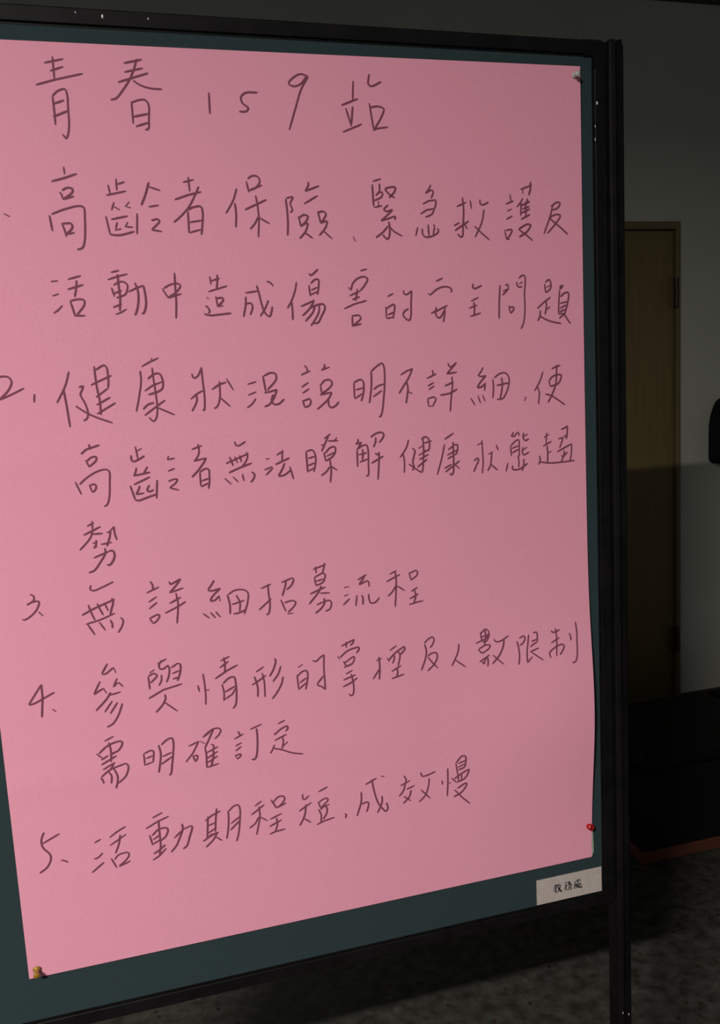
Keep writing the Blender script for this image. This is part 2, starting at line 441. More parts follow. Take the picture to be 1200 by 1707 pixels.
INK = {
 '01青 春 1 5 9 站': '''-409,3721 -207,3771;-318,3791 -319,3660 -319,3548;-358,3640 -215,3690;-519,3488 -323,3548 -15,3626;~-356,3381 -290,3437 -219,3454 -201,3402 -205,3225 -208,3099 -228,2984 -255,2935 -287,2980;-356,3381 -352,3183 -354,3075;-347,3299 -239,3338;-371,3160 -294,3191 -205,3229|438,3757 639,3805;436,3662 644,3713;359,3551 489,3594 699,3663;~584,3809 544,3699 489,3588 399,3463 320,3377 262,3362;~524,3577 602,3529 705,3501 838,3495;~487,3338 568,3369 642,3372 674,3319 665,3176 648,3059 612,3051;488,3351 487,3112;493,3186 662,3225;514,3083 654,3128|1366,3480 1361,3245|~1934,3502 1787,3491 1735,3440 1750,3376 1814,3324 1782,3286 1705,3284|~2550,3707 2461,3729 2348,3665 2315,3618 2363,3588 2454,3614 2530,3700;~2556,3707 2461,3559 2389,3371 2287,3092|3108,3678 3090,3461;2944,3394 3159,3477;2998,3363 3059,3157;3086,3385 3060,3185;2947,3087 3191,3185;~3314,3766 3297,3648 3334,3627 3462,3683;3298,3430 3316,3288 3339,3121;~3311,3383 3406,3396 3478,3370 3442,3273 3346,3127;3328,3117 3393,3141 3521,3160''',
 '02、 高 齡 者 保 險 、 緊 急 救 護 及': '''-986,2123 -930,2091|-311,2631 -307,2550;-454,2472 -311,2511 -177,2558;~-352,2375 -299,2404 -238,2393 -247,2353 -350,2279;-381,2360 -361,2335 -350,2279;-350,2279 -229,2314;-512,2108 -495,1937;~-488,2119 -349,2171 -187,2209 -138,2195 -136,2051 -161,1821 -190,1752 -249,1732;-388,2023 -365,1948 -352,1874;~-380,2017 -290,2017 -277,1983 -297,1948 -350,1903;-350,1900 -260,1919|245,2510 242,2381;257,2450 335,2477;151,2443 165,2342;122,2328 344,2376;200,2254 165,2165;199,2202 256,2168;368,2258 323,2208 380,2191;96,2100 127,1895;~127,1895 231,1889 398,1929;445,2131 425,1900;152,2063 337,2101;215,2034 190,1947 255,1959;331,2034 303,1982 385,1976;~604,2477 557,2343 500,2221;605,2425 726,2385;581,2204 694,2222;~597,2052 670,2066 689,2046 594,1947;594,1947 706,1929|990,2479 1116,2511;1056,2540 1058,2460 1062,2379;882,2285 1040,2339 1194,2376;~1170,2436 1130,2360 1040,2208 928,2091 851,2031;1023,2157 1017,1909;~1024,2172 1092,2203 1176,2208 1192,2148 1183,2036 1159,1888;1026,2031 1185,2054;1022,1914 1156,1949|~1610,2417 1560,2282 1464,2133;~1577,2251 1584,2139 1570,1974;1730,2500 1754,2376;~1748,2529 1804,2562 1868,2556 1891,2500 1838,2428 1758,2396;1758,2398 1915,2459;~1830,2340 1845,2222 1851,2078 1831,1860;1691,2175 1958,2293;~1842,2093 1798,2015 1740,1953;1852,2088 1977,2015|~2482,2503 2477,2459 2435,2394;2435,2394 2613,2458;2414,2247 2588,2345;~2192,2305 2200,2175 2201,2019 2188,1877;~2198,2311 2281,2324 2243,2249 2266,2176 2236,2144;~2333,2103 2346,2050 2357,1982;~2345,2087 2401,2119 2450,2103 2430,2050 2361,1987;2357,1982 2411,2019 2450,2021;~2450,2021 2411,1924 2333,1842;~2404,1908 2453,1876 2496,1845;~2576,2161 2590,2103 2605,2024;~2581,2145 2633,2161 2676,2135 2656,2082 2608,2024;2602,2021 2688,2051;~2693,2045 2660,1966 2578,1876;2630,1934 2738,1838|3008,1864 3033,1803|3293,2519 3401,2549;3285,2484 3289,2223;~3379,2495 3368,2394 3321,2353;~3373,2389 3408,2389 3402,2341 3298,2289;3356,2287 3353,2223;3294,2210 3400,2232;~3569,2326 3506,2363 3451,2427 3510,2451 3581,2450 3566,2396 3493,2326;~3479,2240 3421,2186 3449,2164 3535,2186;~3535,2186 3459,2116 3376,2051;~3376,2051 3457,2073 3564,2100 3556,2060;~3476,2041 3485,1943 3463,1840 3439,1835 3388,1884;~3464,1987 3390,1911 3299,1849;~3487,1976 3543,1921 3647,1865|~4051,2487 4025,2438 3975,2383;~3975,2383 4054,2422 4080,2406 4050,2324;3933,2253 4013,2292 4110,2305;~4110,2305 4107,2249 4087,2199;3898,2133 3984,2183 4087,2199;~4087,2199 4054,2134 3962,2095;3855,1975 3824,1866;~3914,1959 3917,1888 3952,1855 4030,1860 4117,1904 4131,1937 4113,1959;3994,2008 4000,1866;4073,2014 4077,1964 4055,1876|4390,2225 4523,2280;~4471,2339 4482,2185 4469,2008 4453,1860 4430,1853 4389,1890;4340,1990 4424,2030;4354,1931 4548,2049;4481,2030 4522,1949;4574,2306 4591,2200;~4711,2315 4713,2267 4737,2248 4829,2282;~4763,2193 4729,2038 4628,1848;4623,1986 4716,1904 4827,1814|5131,2381 5145,2289;5067,2261 5179,2299;5086,2172 5149,2199;5071,2071 5160,2113;5045,1940 5064,1828;~5062,1933 5147,1940 5128,1888 5067,1820;5063,1820 5114,1825;5280,2442 5444,2500;5314,2442 5313,2390;~5424,2540 5422,2458 5397,2371;5311,2338 5284,2285 5223,2225;5284,2285 5276,2113;~5374,2331 5369,2278 5283,2245;5300,2245 5413,2296;5299,2200 5402,2233;5289,2150 5410,2203;5349,2293 5348,2113;5278,2071 5408,2131;~5241,1948 5362,2008 5413,2000 5360,1917 5246,1850;5240,1945 5341,1880 5439,1803|~5713,2235 5810,2288 5845,2274 5808,2213 5738,2190;~5736,2243 5711,2144 5604,1886;~5684,2091 5780,2132 5847,2122 5796,2038 5653,1894;~5675,2096 5761,2031 5864,1954 5951,1878''',
 '03活 動 中 造 成 傷 害 的 安 全 問 題': '''-566,1385 -491,1391;-562,1226 -495,1248;-569,1033 -517,1067 -466,1118;-380,1406 -236,1443;-394,1294 -218,1343;~-289,1394 -299,1312 -326,1208;-379,1166 -356,1073 -341,992;~-376,1166 -292,1182 -229,1172 -229,1120 -323,1004;-340,1000 -230,997|96,1476 188,1495;54,1394 167,1430 278,1455;~167,1455 169,1334 174,1192 158,1039;88,1305 112,1203;~113,1330 171,1364 222,1368 265,1337 259,1271 229,1221 178,1207;115,1239 198,1270;131,1188 239,1221;86,1082 185,1118;109,1002 172,1024 235,1060;~352,1356 376,1279 380,1187 358,1065 325,984;272,1253 367,1295 446,1324;~446,1324 458,1226 458,1103 425,1012 401,1002|~813,1461 808,1271 806,1116 789,935;657,1284 718,1175;~675,1284 745,1323 840,1337 869,1311 811,1235 718,1182;718,1175 872,1220|1218,1413 1229,1320;1232,1361 1333,1388;~1308,1433 1304,1355 1289,1272;1189,1237 1417,1299;1163,1172 1188,1154;~1143,1079 1179,1039 1187,1007 1170,987;1272,1183 1287,1057;~1278,1157 1348,1161 1357,1134 1293,1068;1287,1063 1352,1071;~1121,981 1189,962 1296,968 1442,980|1628,1213 1782,1233;~1629,1170 1622,1075 1587,933;~1625,1086 1685,1090 1704,1052 1670,952;~1770,1299 1791,1209 1820,1060 1857,963 1904,930 1930,983 1945,1046;~1901,1122 1856,1027 1789,935;~1894,1345 1937,1328 1972,1288|~2260,1330 2241,1243 2189,1115 2129,1020;~2183,1110 2190,997 2187,879;~2421,1430 2443,1408 2477,1426 2539,1479;2413,1293 2422,1159;~2436,1309 2496,1356 2535,1355 2537,1291 2513,1173;2437,1228 2518,1264;2428,1175 2515,1210;2296,1038 2400,1078 2469,1109;~2469,1109 2407,1013 2309,924;~2407,1019 2511,1054 2580,1058 2600,1019 2548,912 2498,837 2441,834;~2477,1049 2438,958 2341,858;~2528,1054 2518,967 2454,860 2408,802|3076,1451 3163,1472;2911,1256 2943,1217;~2944,1220 2971,1301 3038,1360 3121,1380 3164,1352 3127,1282 3065,1212;2922,1152 3065,1210;3026,1235 3014,1169 2994,1088;2952,1105 3052,1138;2842,996 2975,1050 3140,1090;2944,919 2937,777;~2950,908 3031,911 3049,872 2949,793;2937,785 3055,808|3414,1133 3493,1168;3386,1009 3388,863;~3394,985 3480,1032 3501,1026 3494,949 3472,860;3408,907 3487,938;3391,863 3472,877;~3629,1206 3636,1162 3671,1153 3739,1199;~3737,1199 3724,1066 3705,854 3680,832 3611,896 3631,945 3687,977|4070,1308 4163,1345;~3954,1162 3983,1139;~3983,1139 4096,1218 4220,1238 4280,1203 4269,1164;3986,912 4085,948 4217,1004;~4060,988 4049,904 4075,858 4112,857 4171,946;~4179,991 4172,901 4150,794|~4581,1271 4574,1225 4598,1208 4700,1246;4542,1050 4651,1096;4514,960 4625,1001;~4579,1040 4589,970 4580,879;4526,857 4675,897|~4957,1247 4940,1041 4931,817;~5030,1240 5065,1251 5071,1199 4987,1115;4995,1166 5060,1193;~5225,1328 5291,1367 5316,1344 5303,1125 5304,917 5280,755 5241,675;~5194,1283 5203,1231 5241,1213 5274,1224;5229,1253 5279,1281;5073,981 5096,882;~5079,963 5143,956 5136,921 5096,882|5598,1252 5611,1136;~5612,1270 5665,1303 5690,1257 5682,1187 5615,1136;5623,1206 5679,1228;5483,933 5579,1009 5680,1077;~5613,1032 5620,967 5595,851;5610,909 5673,954;~5524,911 5522,841 5488,772;~5516,836 5627,780 5732,748 5831,729;~5875,1224 5828,1213 5828,1184 5868,1213;5818,1175 5802,1021 5794,857;~5826,1079 5900,1130 5947,1124 5931,995 5888,861;5817,992 5924,1013;5816,927 5910,972;5808,881 5895,914;5794,857 5894,861 5802,796;~5881,849 5920,789 5969,723''',
 '042. 健 康 狀 況 說 明 不 詳 細 , 使': '''~-1243,345 -1176,351 -1122,340 -1094,286 -1137,194 -1242,93;-1242,91 -1120,140 -968,209;-864,138 -877,44|~-468,375 -524,211 -632,24;~-545,170 -529,-17 -513,-260;~-376,189 -329,201 -345,154 -366,107 -324,2 -301,-103 -316,-169 -360,-197;~-431,-20 -344,-88 -233,-155 -37,-240;~-186,423 -178,194 -158,23 -159,-141;~-172,380 -80,428 -52,411 -41,272 -50,169;-241,209 -3,309;-195,67 -51,166;-197,-23 -37,59;-201,-127 17,-8|464,489 474,464;347,396 448,447 548,488;~325,349 328,239 286,33 243,-125;~466,379 469,269 483,71 487,-102 466,-212 430,-247 382,-199;~404,250 490,305 545,302 575,227 567,135 522,100 398,66;359,112 455,171 567,209;~323,-102 388,-47 456,-32;335,-174 470,-82 586,-8;488,-89 682,-187|~920,288 938,237 983,251 1041,354;~1037,361 1042,205 1050,-8 1033,-151 1015,-146;884,-14 961,47 1045,86;~958,41 954,-40 889,-159;1145,88 1238,146 1322,169;~1241,183 1232,-17 1193,-116 1153,-139;1227,-4 1351,-125;1327,210 1401,69|1578,130 1688,157;1577,-1 1679,35;~1553,-152 1613,-114 1668,-46;1772,227 1795,30;~1786,221 1860,253 1927,242 1933,176 1813,45;1778,17 1857,29 1936,50;~1936,50 1884,-63 1823,-131 1766,-150;~1882,-8 1860,-83 1885,-126 1947,-126 2018,-70|~2295,329 2324,290 2328,251;2246,211 2368,260;2242,60 2337,118;2251,-13 2341,41;2246,-98 2272,-189;~2254,-110 2335,-87 2351,-121 2331,-164 2274,-189;~2550,333 2548,291 2511,257;2505,257 2614,294;2484,84 2494,-34;~2489,78 2544,131 2613,133 2634,87 2596,34 2494,-28;2470,-44 2625,-18;~2625,-21 2577,-99 2425,-223;~2577,-99 2578,-178 2611,-208 2664,-188 2712,-140|2918,90 2917,-112;~2918,87 3008,120 3039,96 3044,11 3034,-56 3002,-150;2936,-6 3034,14;2921,-115 3022,-55;~3152,226 3147,63 3133,-50 3107,-182;~3155,220 3248,289 3303,309 3324,257 3324,88 3302,-115 3272,-296 3249,-351 3224,-361;~3173,-12 3235,30 3310,49;3162,-105 3280,-29|3539,152 3623,199 3709,227;~3703,224 3643,107 3571,8 3509,-80;~3613,74 3631,-18 3616,-120 3597,-211;3629,-58 3688,-92|~3971,197 3982,166 3975,138;3893,93 4029,147;3901,-6 3987,36;3911,-52 3994,-7;3894,-163 3902,-262;~3900,-164 3987,-151 4005,-175 3964,-260;3902,-264 3970,-263;~4192,277 4203,242 4227,224 4310,278;~4310,278 4239,206 4170,138;4170,138 4312,155;~4238,102 4244,10 4217,-186 4200,-348;4136,-14 4261,30;~4069,-130 4207,-110 4307,-61|~4681,199 4647,142 4607,97;~4607,97 4645,84 4719,92;~4719,92 4642,14 4589,-56;~4591,-60 4653,-51 4705,-10;4706,-1 4692,-106;4492,-187 4552,-286;4595,-162 4630,-265;4662,-157 4695,-241|~4816,41 4821,-77 4808,-206;~4836,57 4928,112 5006,108 5049,42 5033,-76 4984,-180 4950,-219 4866,-227;~4939,58 4950,-13 4933,-141 4911,-223;4865,-44 5034,-19|5291,-213 5263,-268;~5546,108 5506,-4 5416,-145;~5464,-97 5486,-170 5469,-325;~5676,138 5730,159 5807,180;~5751,191 5745,33 5731,-74 5675,-203 5612,-308;5632,-9 5648,-94;~5639,-16 5680,30 5748,55 5815,48 5807,-6 5765,-64 5650,-94;~5575,-192 5661,-217 5754,-274 5867,-352''',
 '05高 齡 者 無 法 瞭 解 健 康 狀 態 趨': '''~-326,-469 -321,-503 -316,-535;~-424,-580 -361,-531 -289,-510 -208,-487;-378,-651 -345,-738;~-364,-663 -310,-625 -259,-623 -263,-665 -345,-733;-518,-898 -462,-1051;~-474,-933 -382,-858 -254,-793 -161,-779 -127,-803 -133,-941 -151,-1100 -183,-1194 -221,-1215;-364,-944 -337,-1037;~-355,-950 -303,-943 -289,-971 -305,-1013 -337,-1037|195,-532 213,-683;211,-587 265,-559;~140,-632 137,-683 159,-708 218,-689 292,-649;~187,-783 168,-846 147,-877;~147,-877 223,-867 340,-849;316,-780 266,-854;140,-984 335,-905;~98,-992 117,-1069 141,-1163;~140,-1168 186,-1177 272,-1152 391,-1119;414,-946 389,-1170;~207,-1000 187,-1053 156,-1099;156,-1102 251,-1093;~319,-1001 291,-1051 295,-1073 320,-1080 364,-1062|571,-670 553,-715;553,-715 640,-703;549,-852 631,-826;~544,-975 620,-954 652,-961 621,-1008 554,-1052;553,-1055 660,-1090;848,-613 972,-574;~925,-551 935,-628 919,-692 872,-754;859,-756 1014,-726;~1014,-726 977,-784 906,-872 824,-948;926,-884 923,-1065;~928,-890 993,-856 1031,-865 1036,-942 1028,-1041 1012,-1103;939,-1001 1033,-975;928,-1071 1018,-1034|~1371,-550 1379,-587 1411,-606 1503,-559;1247,-812 1531,-708;~1295,-732 1315,-787 1333,-849;1358,-734 1388,-816;1419,-722 1437,-806;~1505,-689 1517,-746 1479,-821 1436,-867;~1274,-927 1397,-881 1563,-829;1218,-991 1295,-1071;1318,-980 1384,-1052;1438,-956 1452,-1041;~1550,-936 1587,-970 1572,-1024 1533,-1066|1739,-793 1785,-789;1713,-926 1817,-892;1822,-909 1729,-992;1877,-754 1965,-707;~1953,-695 1947,-773 1940,-834;~1855,-869 1946,-834 2039,-799;~1972,-859 1939,-929 1883,-1015;~1886,-1017 1957,-1009 2040,-954;2034,-908 2073,-1069|2252,-732 2258,-998;~2259,-733 2331,-721 2363,-768 2369,-859 2337,-999;2273,-824 2363,-802;2267,-914 2350,-886;2269,-982 2346,-948;2490,-590 2580,-536;~2557,-538 2517,-620 2451,-746;2450,-670 2503,-662;2540,-622 2674,-628;2659,-587 2615,-632;2480,-759 2498,-874;~2496,-772 2564,-708 2623,-701 2630,-753 2593,-818 2502,-871;2511,-813 2619,-769;~2553,-861 2561,-999 2541,-1148;~2544,-946 2500,-1005 2429,-1051;2557,-939 2641,-999|~2933,-619 2930,-659 2901,-689;2901,-689 2978,-665;2978,-665 2920,-750;2914,-749 2910,-977;~2922,-750 2981,-714 3041,-707 3059,-771 3054,-955 3045,-1093 3014,-1102;2930,-825 3042,-804;~2985,-754 2990,-824 2972,-891;2940,-918 3050,-885;~3100,-611 3180,-567 3253,-560 3278,-590 3255,-640 3210,-687;~3168,-617 3163,-675 3133,-741;3149,-829 3173,-819;~3204,-810 3190,-838 3155,-829;~3204,-804 3195,-942 3172,-1161;3095,-944 3259,-863|~3610,-675 3577,-772 3485,-899;~3528,-850 3540,-956 3533,-1101;~3656,-786 3689,-826 3669,-906 3654,-976 3670,-1035 3643,-1080;~3600,-989 3681,-1054 3772,-1116;~3804,-659 3810,-799 3800,-963 3786,-1079 3772,-1116;~3782,-681 3835,-655 3878,-675 3894,-746 3878,-827 3809,-834;3813,-735 3926,-711;3740,-800 3806,-762;3738,-888 3871,-827;3742,-944 3875,-884;3713,-1041 3854,-945|4104,-706 4236,-630;~4104,-764 4056,-950 3984,-1163;~4222,-743 4223,-891 4220,-1033 4210,-1151 4186,-1175 4159,-1153;4151,-844 4227,-794;~4233,-785 4278,-786 4286,-824 4267,-894 4241,-922;4133,-914 4268,-858;4138,-962 4215,-926;4086,-1085 4192,-1037;4099,-1133 4308,-998;4224,-1033 4306,-1105|4564,-810 4636,-782;~4631,-746 4638,-920 4639,-1063 4622,-1192;~4509,-1018 4564,-984 4577,-1005 4542,-1080 4500,-1163;4715,-943 4787,-912;~4768,-911 4758,-1012 4742,-1095 4701,-1164;4749,-1078 4847,-1163;4836,-823 4863,-902|~5093,-674 5075,-703 5057,-726;~5057,-726 5100,-729 5148,-676;~5155,-672 5171,-703 5170,-728;5044,-846 5053,-991;~5051,-850 5105,-802 5165,-781 5169,-884 5165,-993 5152,-1004 5161,-1065 5154,-1150;5063,-889 5156,-859;5068,-950 5155,-907;~5240,-690 5232,-756 5264,-796 5315,-773;5246,-738 5299,-709;~5228,-882 5213,-942 5232,-985 5313,-955;5220,-924 5285,-886;4998,-1078 4968,-1191;~5067,-1117 5065,-1168 5160,-1175 5289,-1105;~5231,-1040 5231,-1107 5202,-1202|5542,-773 5616,-734;5580,-711 5570,-857;5526,-890 5651,-832;~5583,-888 5591,-986 5584,-1121;5597,-987 5648,-966;~5465,-1014 5477,-1064 5453,-1135;~5476,-1100 5618,-1125 5808,-1125 5993,-1116;~5797,-680 5845,-667 5897,-637;~5897,-637 5892,-701 5884,-780;5754,-808 5836,-789;~5836,-777 5884,-774 5869,-815;~5822,-800 5800,-866 5769,-928;5732,-981 5950,-886;~5953,-882 5948,-999 5925,-1121;~5790,-1031 5817,-1049 5886,-995;~5839,-967 5830,-1040 5788,-1123''',
 '06勢': '''-435,-1432 -355,-1398;-373,-1373 -377,-1488;-483,-1535 -283,-1450;~-373,-1477 -406,-1566 -475,-1646 -542,-1709;-388,-1530 -265,-1534;-391,-1643 -335,-1625;~-348,-1604 -353,-1658 -383,-1701;-378,-1701 -345,-1680;-218,-1530 -175,-1512;~-175,-1507 -192,-1587 -233,-1692;-186,-1517 -130,-1462;~-132,-1460 -131,-1538 -111,-1627;-297,-1663 -172,-1649;-393,-1817 -213,-1754;~-260,-1711 -255,-1766 -333,-1889 -402,-1969 -466,-1989;~-212,-1750 -171,-1752 -154,-1798 -176,-1872 -222,-1920 -252,-1910''',
 '073、 無 詳 細 招 募 流 程': '''~-1144,-2173 -1106,-2200 -1111,-2250 -1191,-2297;~-1191,-2297 -1118,-2268 -1055,-2272 -1081,-2355 -1158,-2434 -1231,-2470 -1256,-2463;-1070,-2392 -1025,-2448|~-457,-2141 -468,-2191 -434,-2211 -328,-2181 -196,-2128;~-592,-2494 -423,-2421 -200,-2344;~-509,-2375 -477,-2492 -448,-2571;~-406,-2372 -382,-2439 -349,-2521;-324,-2371 -288,-2476;~-235,-2325 -221,-2368 -251,-2468 -268,-2524;~-554,-2609 -388,-2574 -213,-2514;-537,-2612 -465,-2751;-403,-2599 -340,-2711;~-274,-2589 -255,-2643 -259,-2695;~-154,-2573 -126,-2614 -148,-2689 -197,-2759|~230,-2170 256,-2228 250,-2273;175,-2310 329,-2252;190,-2427 292,-2369;189,-2511 291,-2439;185,-2626 223,-2699;~187,-2629 294,-2593 305,-2614 269,-2669 223,-2699;~452,-2200 468,-2232 514,-2217 593,-2180;~593,-2180 529,-2259 447,-2339;447,-2339 615,-2297;436,-2472 578,-2409;~374,-2586 507,-2533 633,-2471;~522,-2350 537,-2484 506,-2732|~997,-2242 953,-2306 911,-2355;~910,-2361 955,-2373 1066,-2353;~1066,-2353 976,-2429 926,-2493;~926,-2500 984,-2497 1040,-2450;1043,-2443 1050,-2518;828,-2645 905,-2715;921,-2643 978,-2721;984,-2641 1039,-2718;~1144,-2442 1167,-2572 1162,-2695;~1157,-2443 1239,-2399 1344,-2402 1400,-2444 1392,-2558 1337,-2717;1193,-2575 1350,-2540;~1254,-2461 1293,-2560 1282,-2674;~1204,-2695 1270,-2692 1372,-2657|1570,-2413 1699,-2372;~1659,-2365 1662,-2493 1671,-2611 1654,-2726 1636,-2753 1613,-2753;1526,-2687 1689,-2560;1832,-2367 1974,-2321;~1974,-2321 1990,-2344 1962,-2411 1895,-2467;~1894,-2356 1873,-2436 1832,-2542;1811,-2586 1868,-2746;~1855,-2632 1949,-2614 2000,-2638 1973,-2694 1893,-2760;1886,-2780 1960,-2777|2251,-2241 2422,-2194;2285,-2206 2288,-2294;~2405,-2172 2389,-2246 2368,-2305;2261,-2344 2276,-2452;~2265,-2345 2380,-2304 2404,-2331 2386,-2399 2363,-2426 2278,-2456;2282,-2399 2381,-2381;2193,-2557 2399,-2486;~2344,-2465 2313,-2533 2173,-2688;2323,-2560 2453,-2570;2270,-2708 2370,-2676;~2372,-2628 2374,-2694 2329,-2760 2248,-2816;~2370,-2676 2442,-2669 2466,-2705 2437,-2785 2380,-2804|2643,-2525 2709,-2516;2637,-2636 2701,-2619;2621,-2753 2716,-2675;2832,-2443 2954,-2385;~2932,-2386 2898,-2444 2846,-2504;2846,-2510 2964,-2464;~2964,-2464 2978,-2489 2982,-2549;2811,-2640 2789,-2785;~2875,-2648 2891,-2695 2884,-2779;~2969,-2644 2975,-2729 2997,-2770 3059,-2763 3114,-2709|3268,-2415 3365,-2375;3222,-2510 3412,-2431;~3344,-2385 3354,-2507 3342,-2687 3324,-2862;~3347,-2573 3300,-2646 3233,-2705;3359,-2580 3468,-2656;3536,-2418 3562,-2530;~3545,-2431 3637,-2405 3654,-2431 3640,-2472 3562,-2524;3555,-2678 3645,-2631;3531,-2776 3654,-2721;~3600,-2662 3615,-2743 3585,-2838;3518,-2852 3630,-2831 3717,-2822''',
 '084. 參 與 情 形 的 掌 控 及 人 數 限 制': '''~-1124,-3274 -1192,-3368 -1288,-3499;~-1288,-3507 -1217,-3494 -1130,-3455 -987,-3392;~-1126,-3273 -1129,-3442 -1141,-3545 -1158,-3680;-1031,-3595 -993,-3634|-355,-3124 -431,-3243;~-431,-3249 -388,-3249 -290,-3183;-290,-3183 -266,-3253;-460,-3334 -544,-3484;~-544,-3488 -493,-3459 -429,-3426;-429,-3426 -398,-3493;-260,-3323 -312,-3426;-308,-3426 -252,-3377;-249,-3375 -196,-3439;~-348,-3487 -404,-3565 -539,-3694;-370,-3523 -232,-3500;-340,-3599 -441,-3726;-280,-3624 -378,-3756;~-224,-3646 -289,-3797 -359,-3887 -430,-3920|127,-3313 187,-3278;~105,-3356 111,-3431 113,-3519;~109,-3353 177,-3326 212,-3358 129,-3440;~266,-3353 260,-3426 226,-3491;230,-3213 340,-3161;~284,-3171 248,-3223 257,-3277 294,-3283 354,-3244;~354,-3244 367,-3293 352,-3385 320,-3459;389,-3283 476,-3234;~476,-3234 503,-3258 491,-3364 452,-3460;396,-3358 488,-3330;397,-3429 478,-3410;88,-3636 272,-3549 506,-3505;~286,-3608 291,-3660 251,-3736 163,-3824;260,-3696 421,-3846|694,-3550 709,-3638;~769,-3411 780,-3556 782,-3707 773,-3818;771,-3626 833,-3635;997,-3279 1115,-3234;982,-3366 1097,-3297;~1040,-3237 1050,-3334 1038,-3435;915,-3500 1073,-3413 1207,-3359;~995,-3580 1012,-3700 1002,-3802;~1008,-3575 1092,-3512 1152,-3511 1166,-3585 1166,-3737 1146,-3873 1109,-3920;1026,-3688 1163,-3628;1013,-3786 1116,-3729 1158,-3659|1433,-3485 1535,-3431;~1406,-3540 1429,-3621 1441,-3706 1433,-3815;~1509,-3507 1528,-3623 1528,-3743 1525,-3829;1370,-3648 1465,-3602 1556,-3544;~1678,-3337 1693,-3366 1660,-3475 1601,-3568;~1755,-3450 1713,-3554 1639,-3642;~1775,-3593 1751,-3680 1685,-3790 1616,-3870|1977,-3502 2038,-3468;1957,-3595 1968,-3796;~1965,-3612 2030,-3563 2084,-3559 2098,-3621 2082,-3716 2060,-3810;1985,-3708 2078,-3655;1968,-3794 2078,-3715;~2171,-3436 2222,-3451 2266,-3415 2328,-3378;~2328,-3378 2315,-3555 2317,-3713 2318,-3848;~2318,-3848 2278,-3805 2211,-3769;2211,-3761 2301,-3660|2564,-3296 2651,-3263 2744,-3227;2634,-3243 2629,-3327;~2744,-3227 2717,-3278 2681,-3304;2505,-3422 2533,-3470;~2535,-3448 2651,-3366 2799,-3335;~2799,-3335 2800,-3368 2761,-3415;~2583,-3501 2604,-3549 2613,-3568;~2600,-3524 2725,-3459 2733,-3475 2702,-3544 2609,-3574;2584,-3586 2708,-3551;2603,-3679 2697,-3639;2568,-3755 2736,-3706;2557,-3845 2663,-3808 2758,-3751;~2676,-3687 2695,-3788 2701,-3900 2685,-3966 2660,-3980 2628,-3951|3028,-3559 3104,-3532;~3064,-3508 3071,-3632 3066,-3731 3056,-3818;2970,-3801 3079,-3658;3218,-3443 3316,-3388;3179,-3536 3205,-3592;~3202,-3570 3288,-3489 3424,-3411;~3424,-3411 3428,-3452 3356,-3523;~3269,-3487 3279,-3550 3250,-3626;~3321,-3463 3356,-3511 3346,-3596 3323,-3668;3232,-3732 3368,-3668;~3306,-3690 3316,-3754 3298,-3811;3227,-3831 3406,-3792|~3704,-3408 3777,-3349 3828,-3337 3846,-3371 3824,-3436 3784,-3481;~3710,-3422 3731,-3512 3714,-3622 3649,-3778;~3747,-3589 3806,-3559 3870,-3561 3883,-3619 3845,-3702 3738,-3798;3747,-3601 3813,-3692 3887,-3777|~4198,-3477 4183,-3579 4140,-3674 4084,-3774;4139,-3696 4283,-3812|4512,-3355 4533,-3483;~4518,-3375 4586,-3320 4630,-3351 4634,-3420 4591,-3491 4539,-3490;~4579,-3326 4588,-3415 4562,-3550;4522,-3426 4635,-3395;4440,-3500 4580,-3458 4648,-3397;~4472,-3589 4525,-3644 4572,-3633;~4482,-3584 4589,-3541 4647,-3554 4626,-3596 4565,-3632;4484,-3768 4635,-3683;4514,-3746 4537,-3806;~4595,-3699 4608,-3758 4598,-3845;~4531,-3805 4566,-3753 4581,-3704;4539,-3774 4564,-3803;~4704,-3473 4735,-3511 4801,-3510 4923,-3449;~4852,-3497 4837,-3583 4778,-3703 4668,-3816;4680,-3693 4749,-3762 4837,-3843|~5041,-3541 5062,-3644 5069,-3759 5053,-3874;~5076,-3507 5144,-3483 5163,-3511 5132,-3577 5081,-3606;~5219,-3471 5198,-3610 5181,-3735 5183,-3864;5183,-3862 5261,-3782;~5287,-3456 5332,-3449 5346,-3489 5340,-3589;5253,-3572 5336,-3551;~5340,-3589 5271,-3619 5236,-3646;5225,-3715 5362,-3674;5239,-3714 5419,-3855|~5559,-3451 5575,-3478 5612,-3483 5690,-3456;~5625,-3427 5635,-3561 5622,-3826;5549,-3627 5680,-3567;~5531,-3834 5519,-3763 5606,-3697 5718,-3667 5741,-3695 5711,-3761 5670,-3810;~5831,-3522 5849,-3575 5852,-3629;~5934,-3375 5948,-3511 5943,-3663 5936,-3828 5916,-3915 5877,-3945 5852,-3935''',
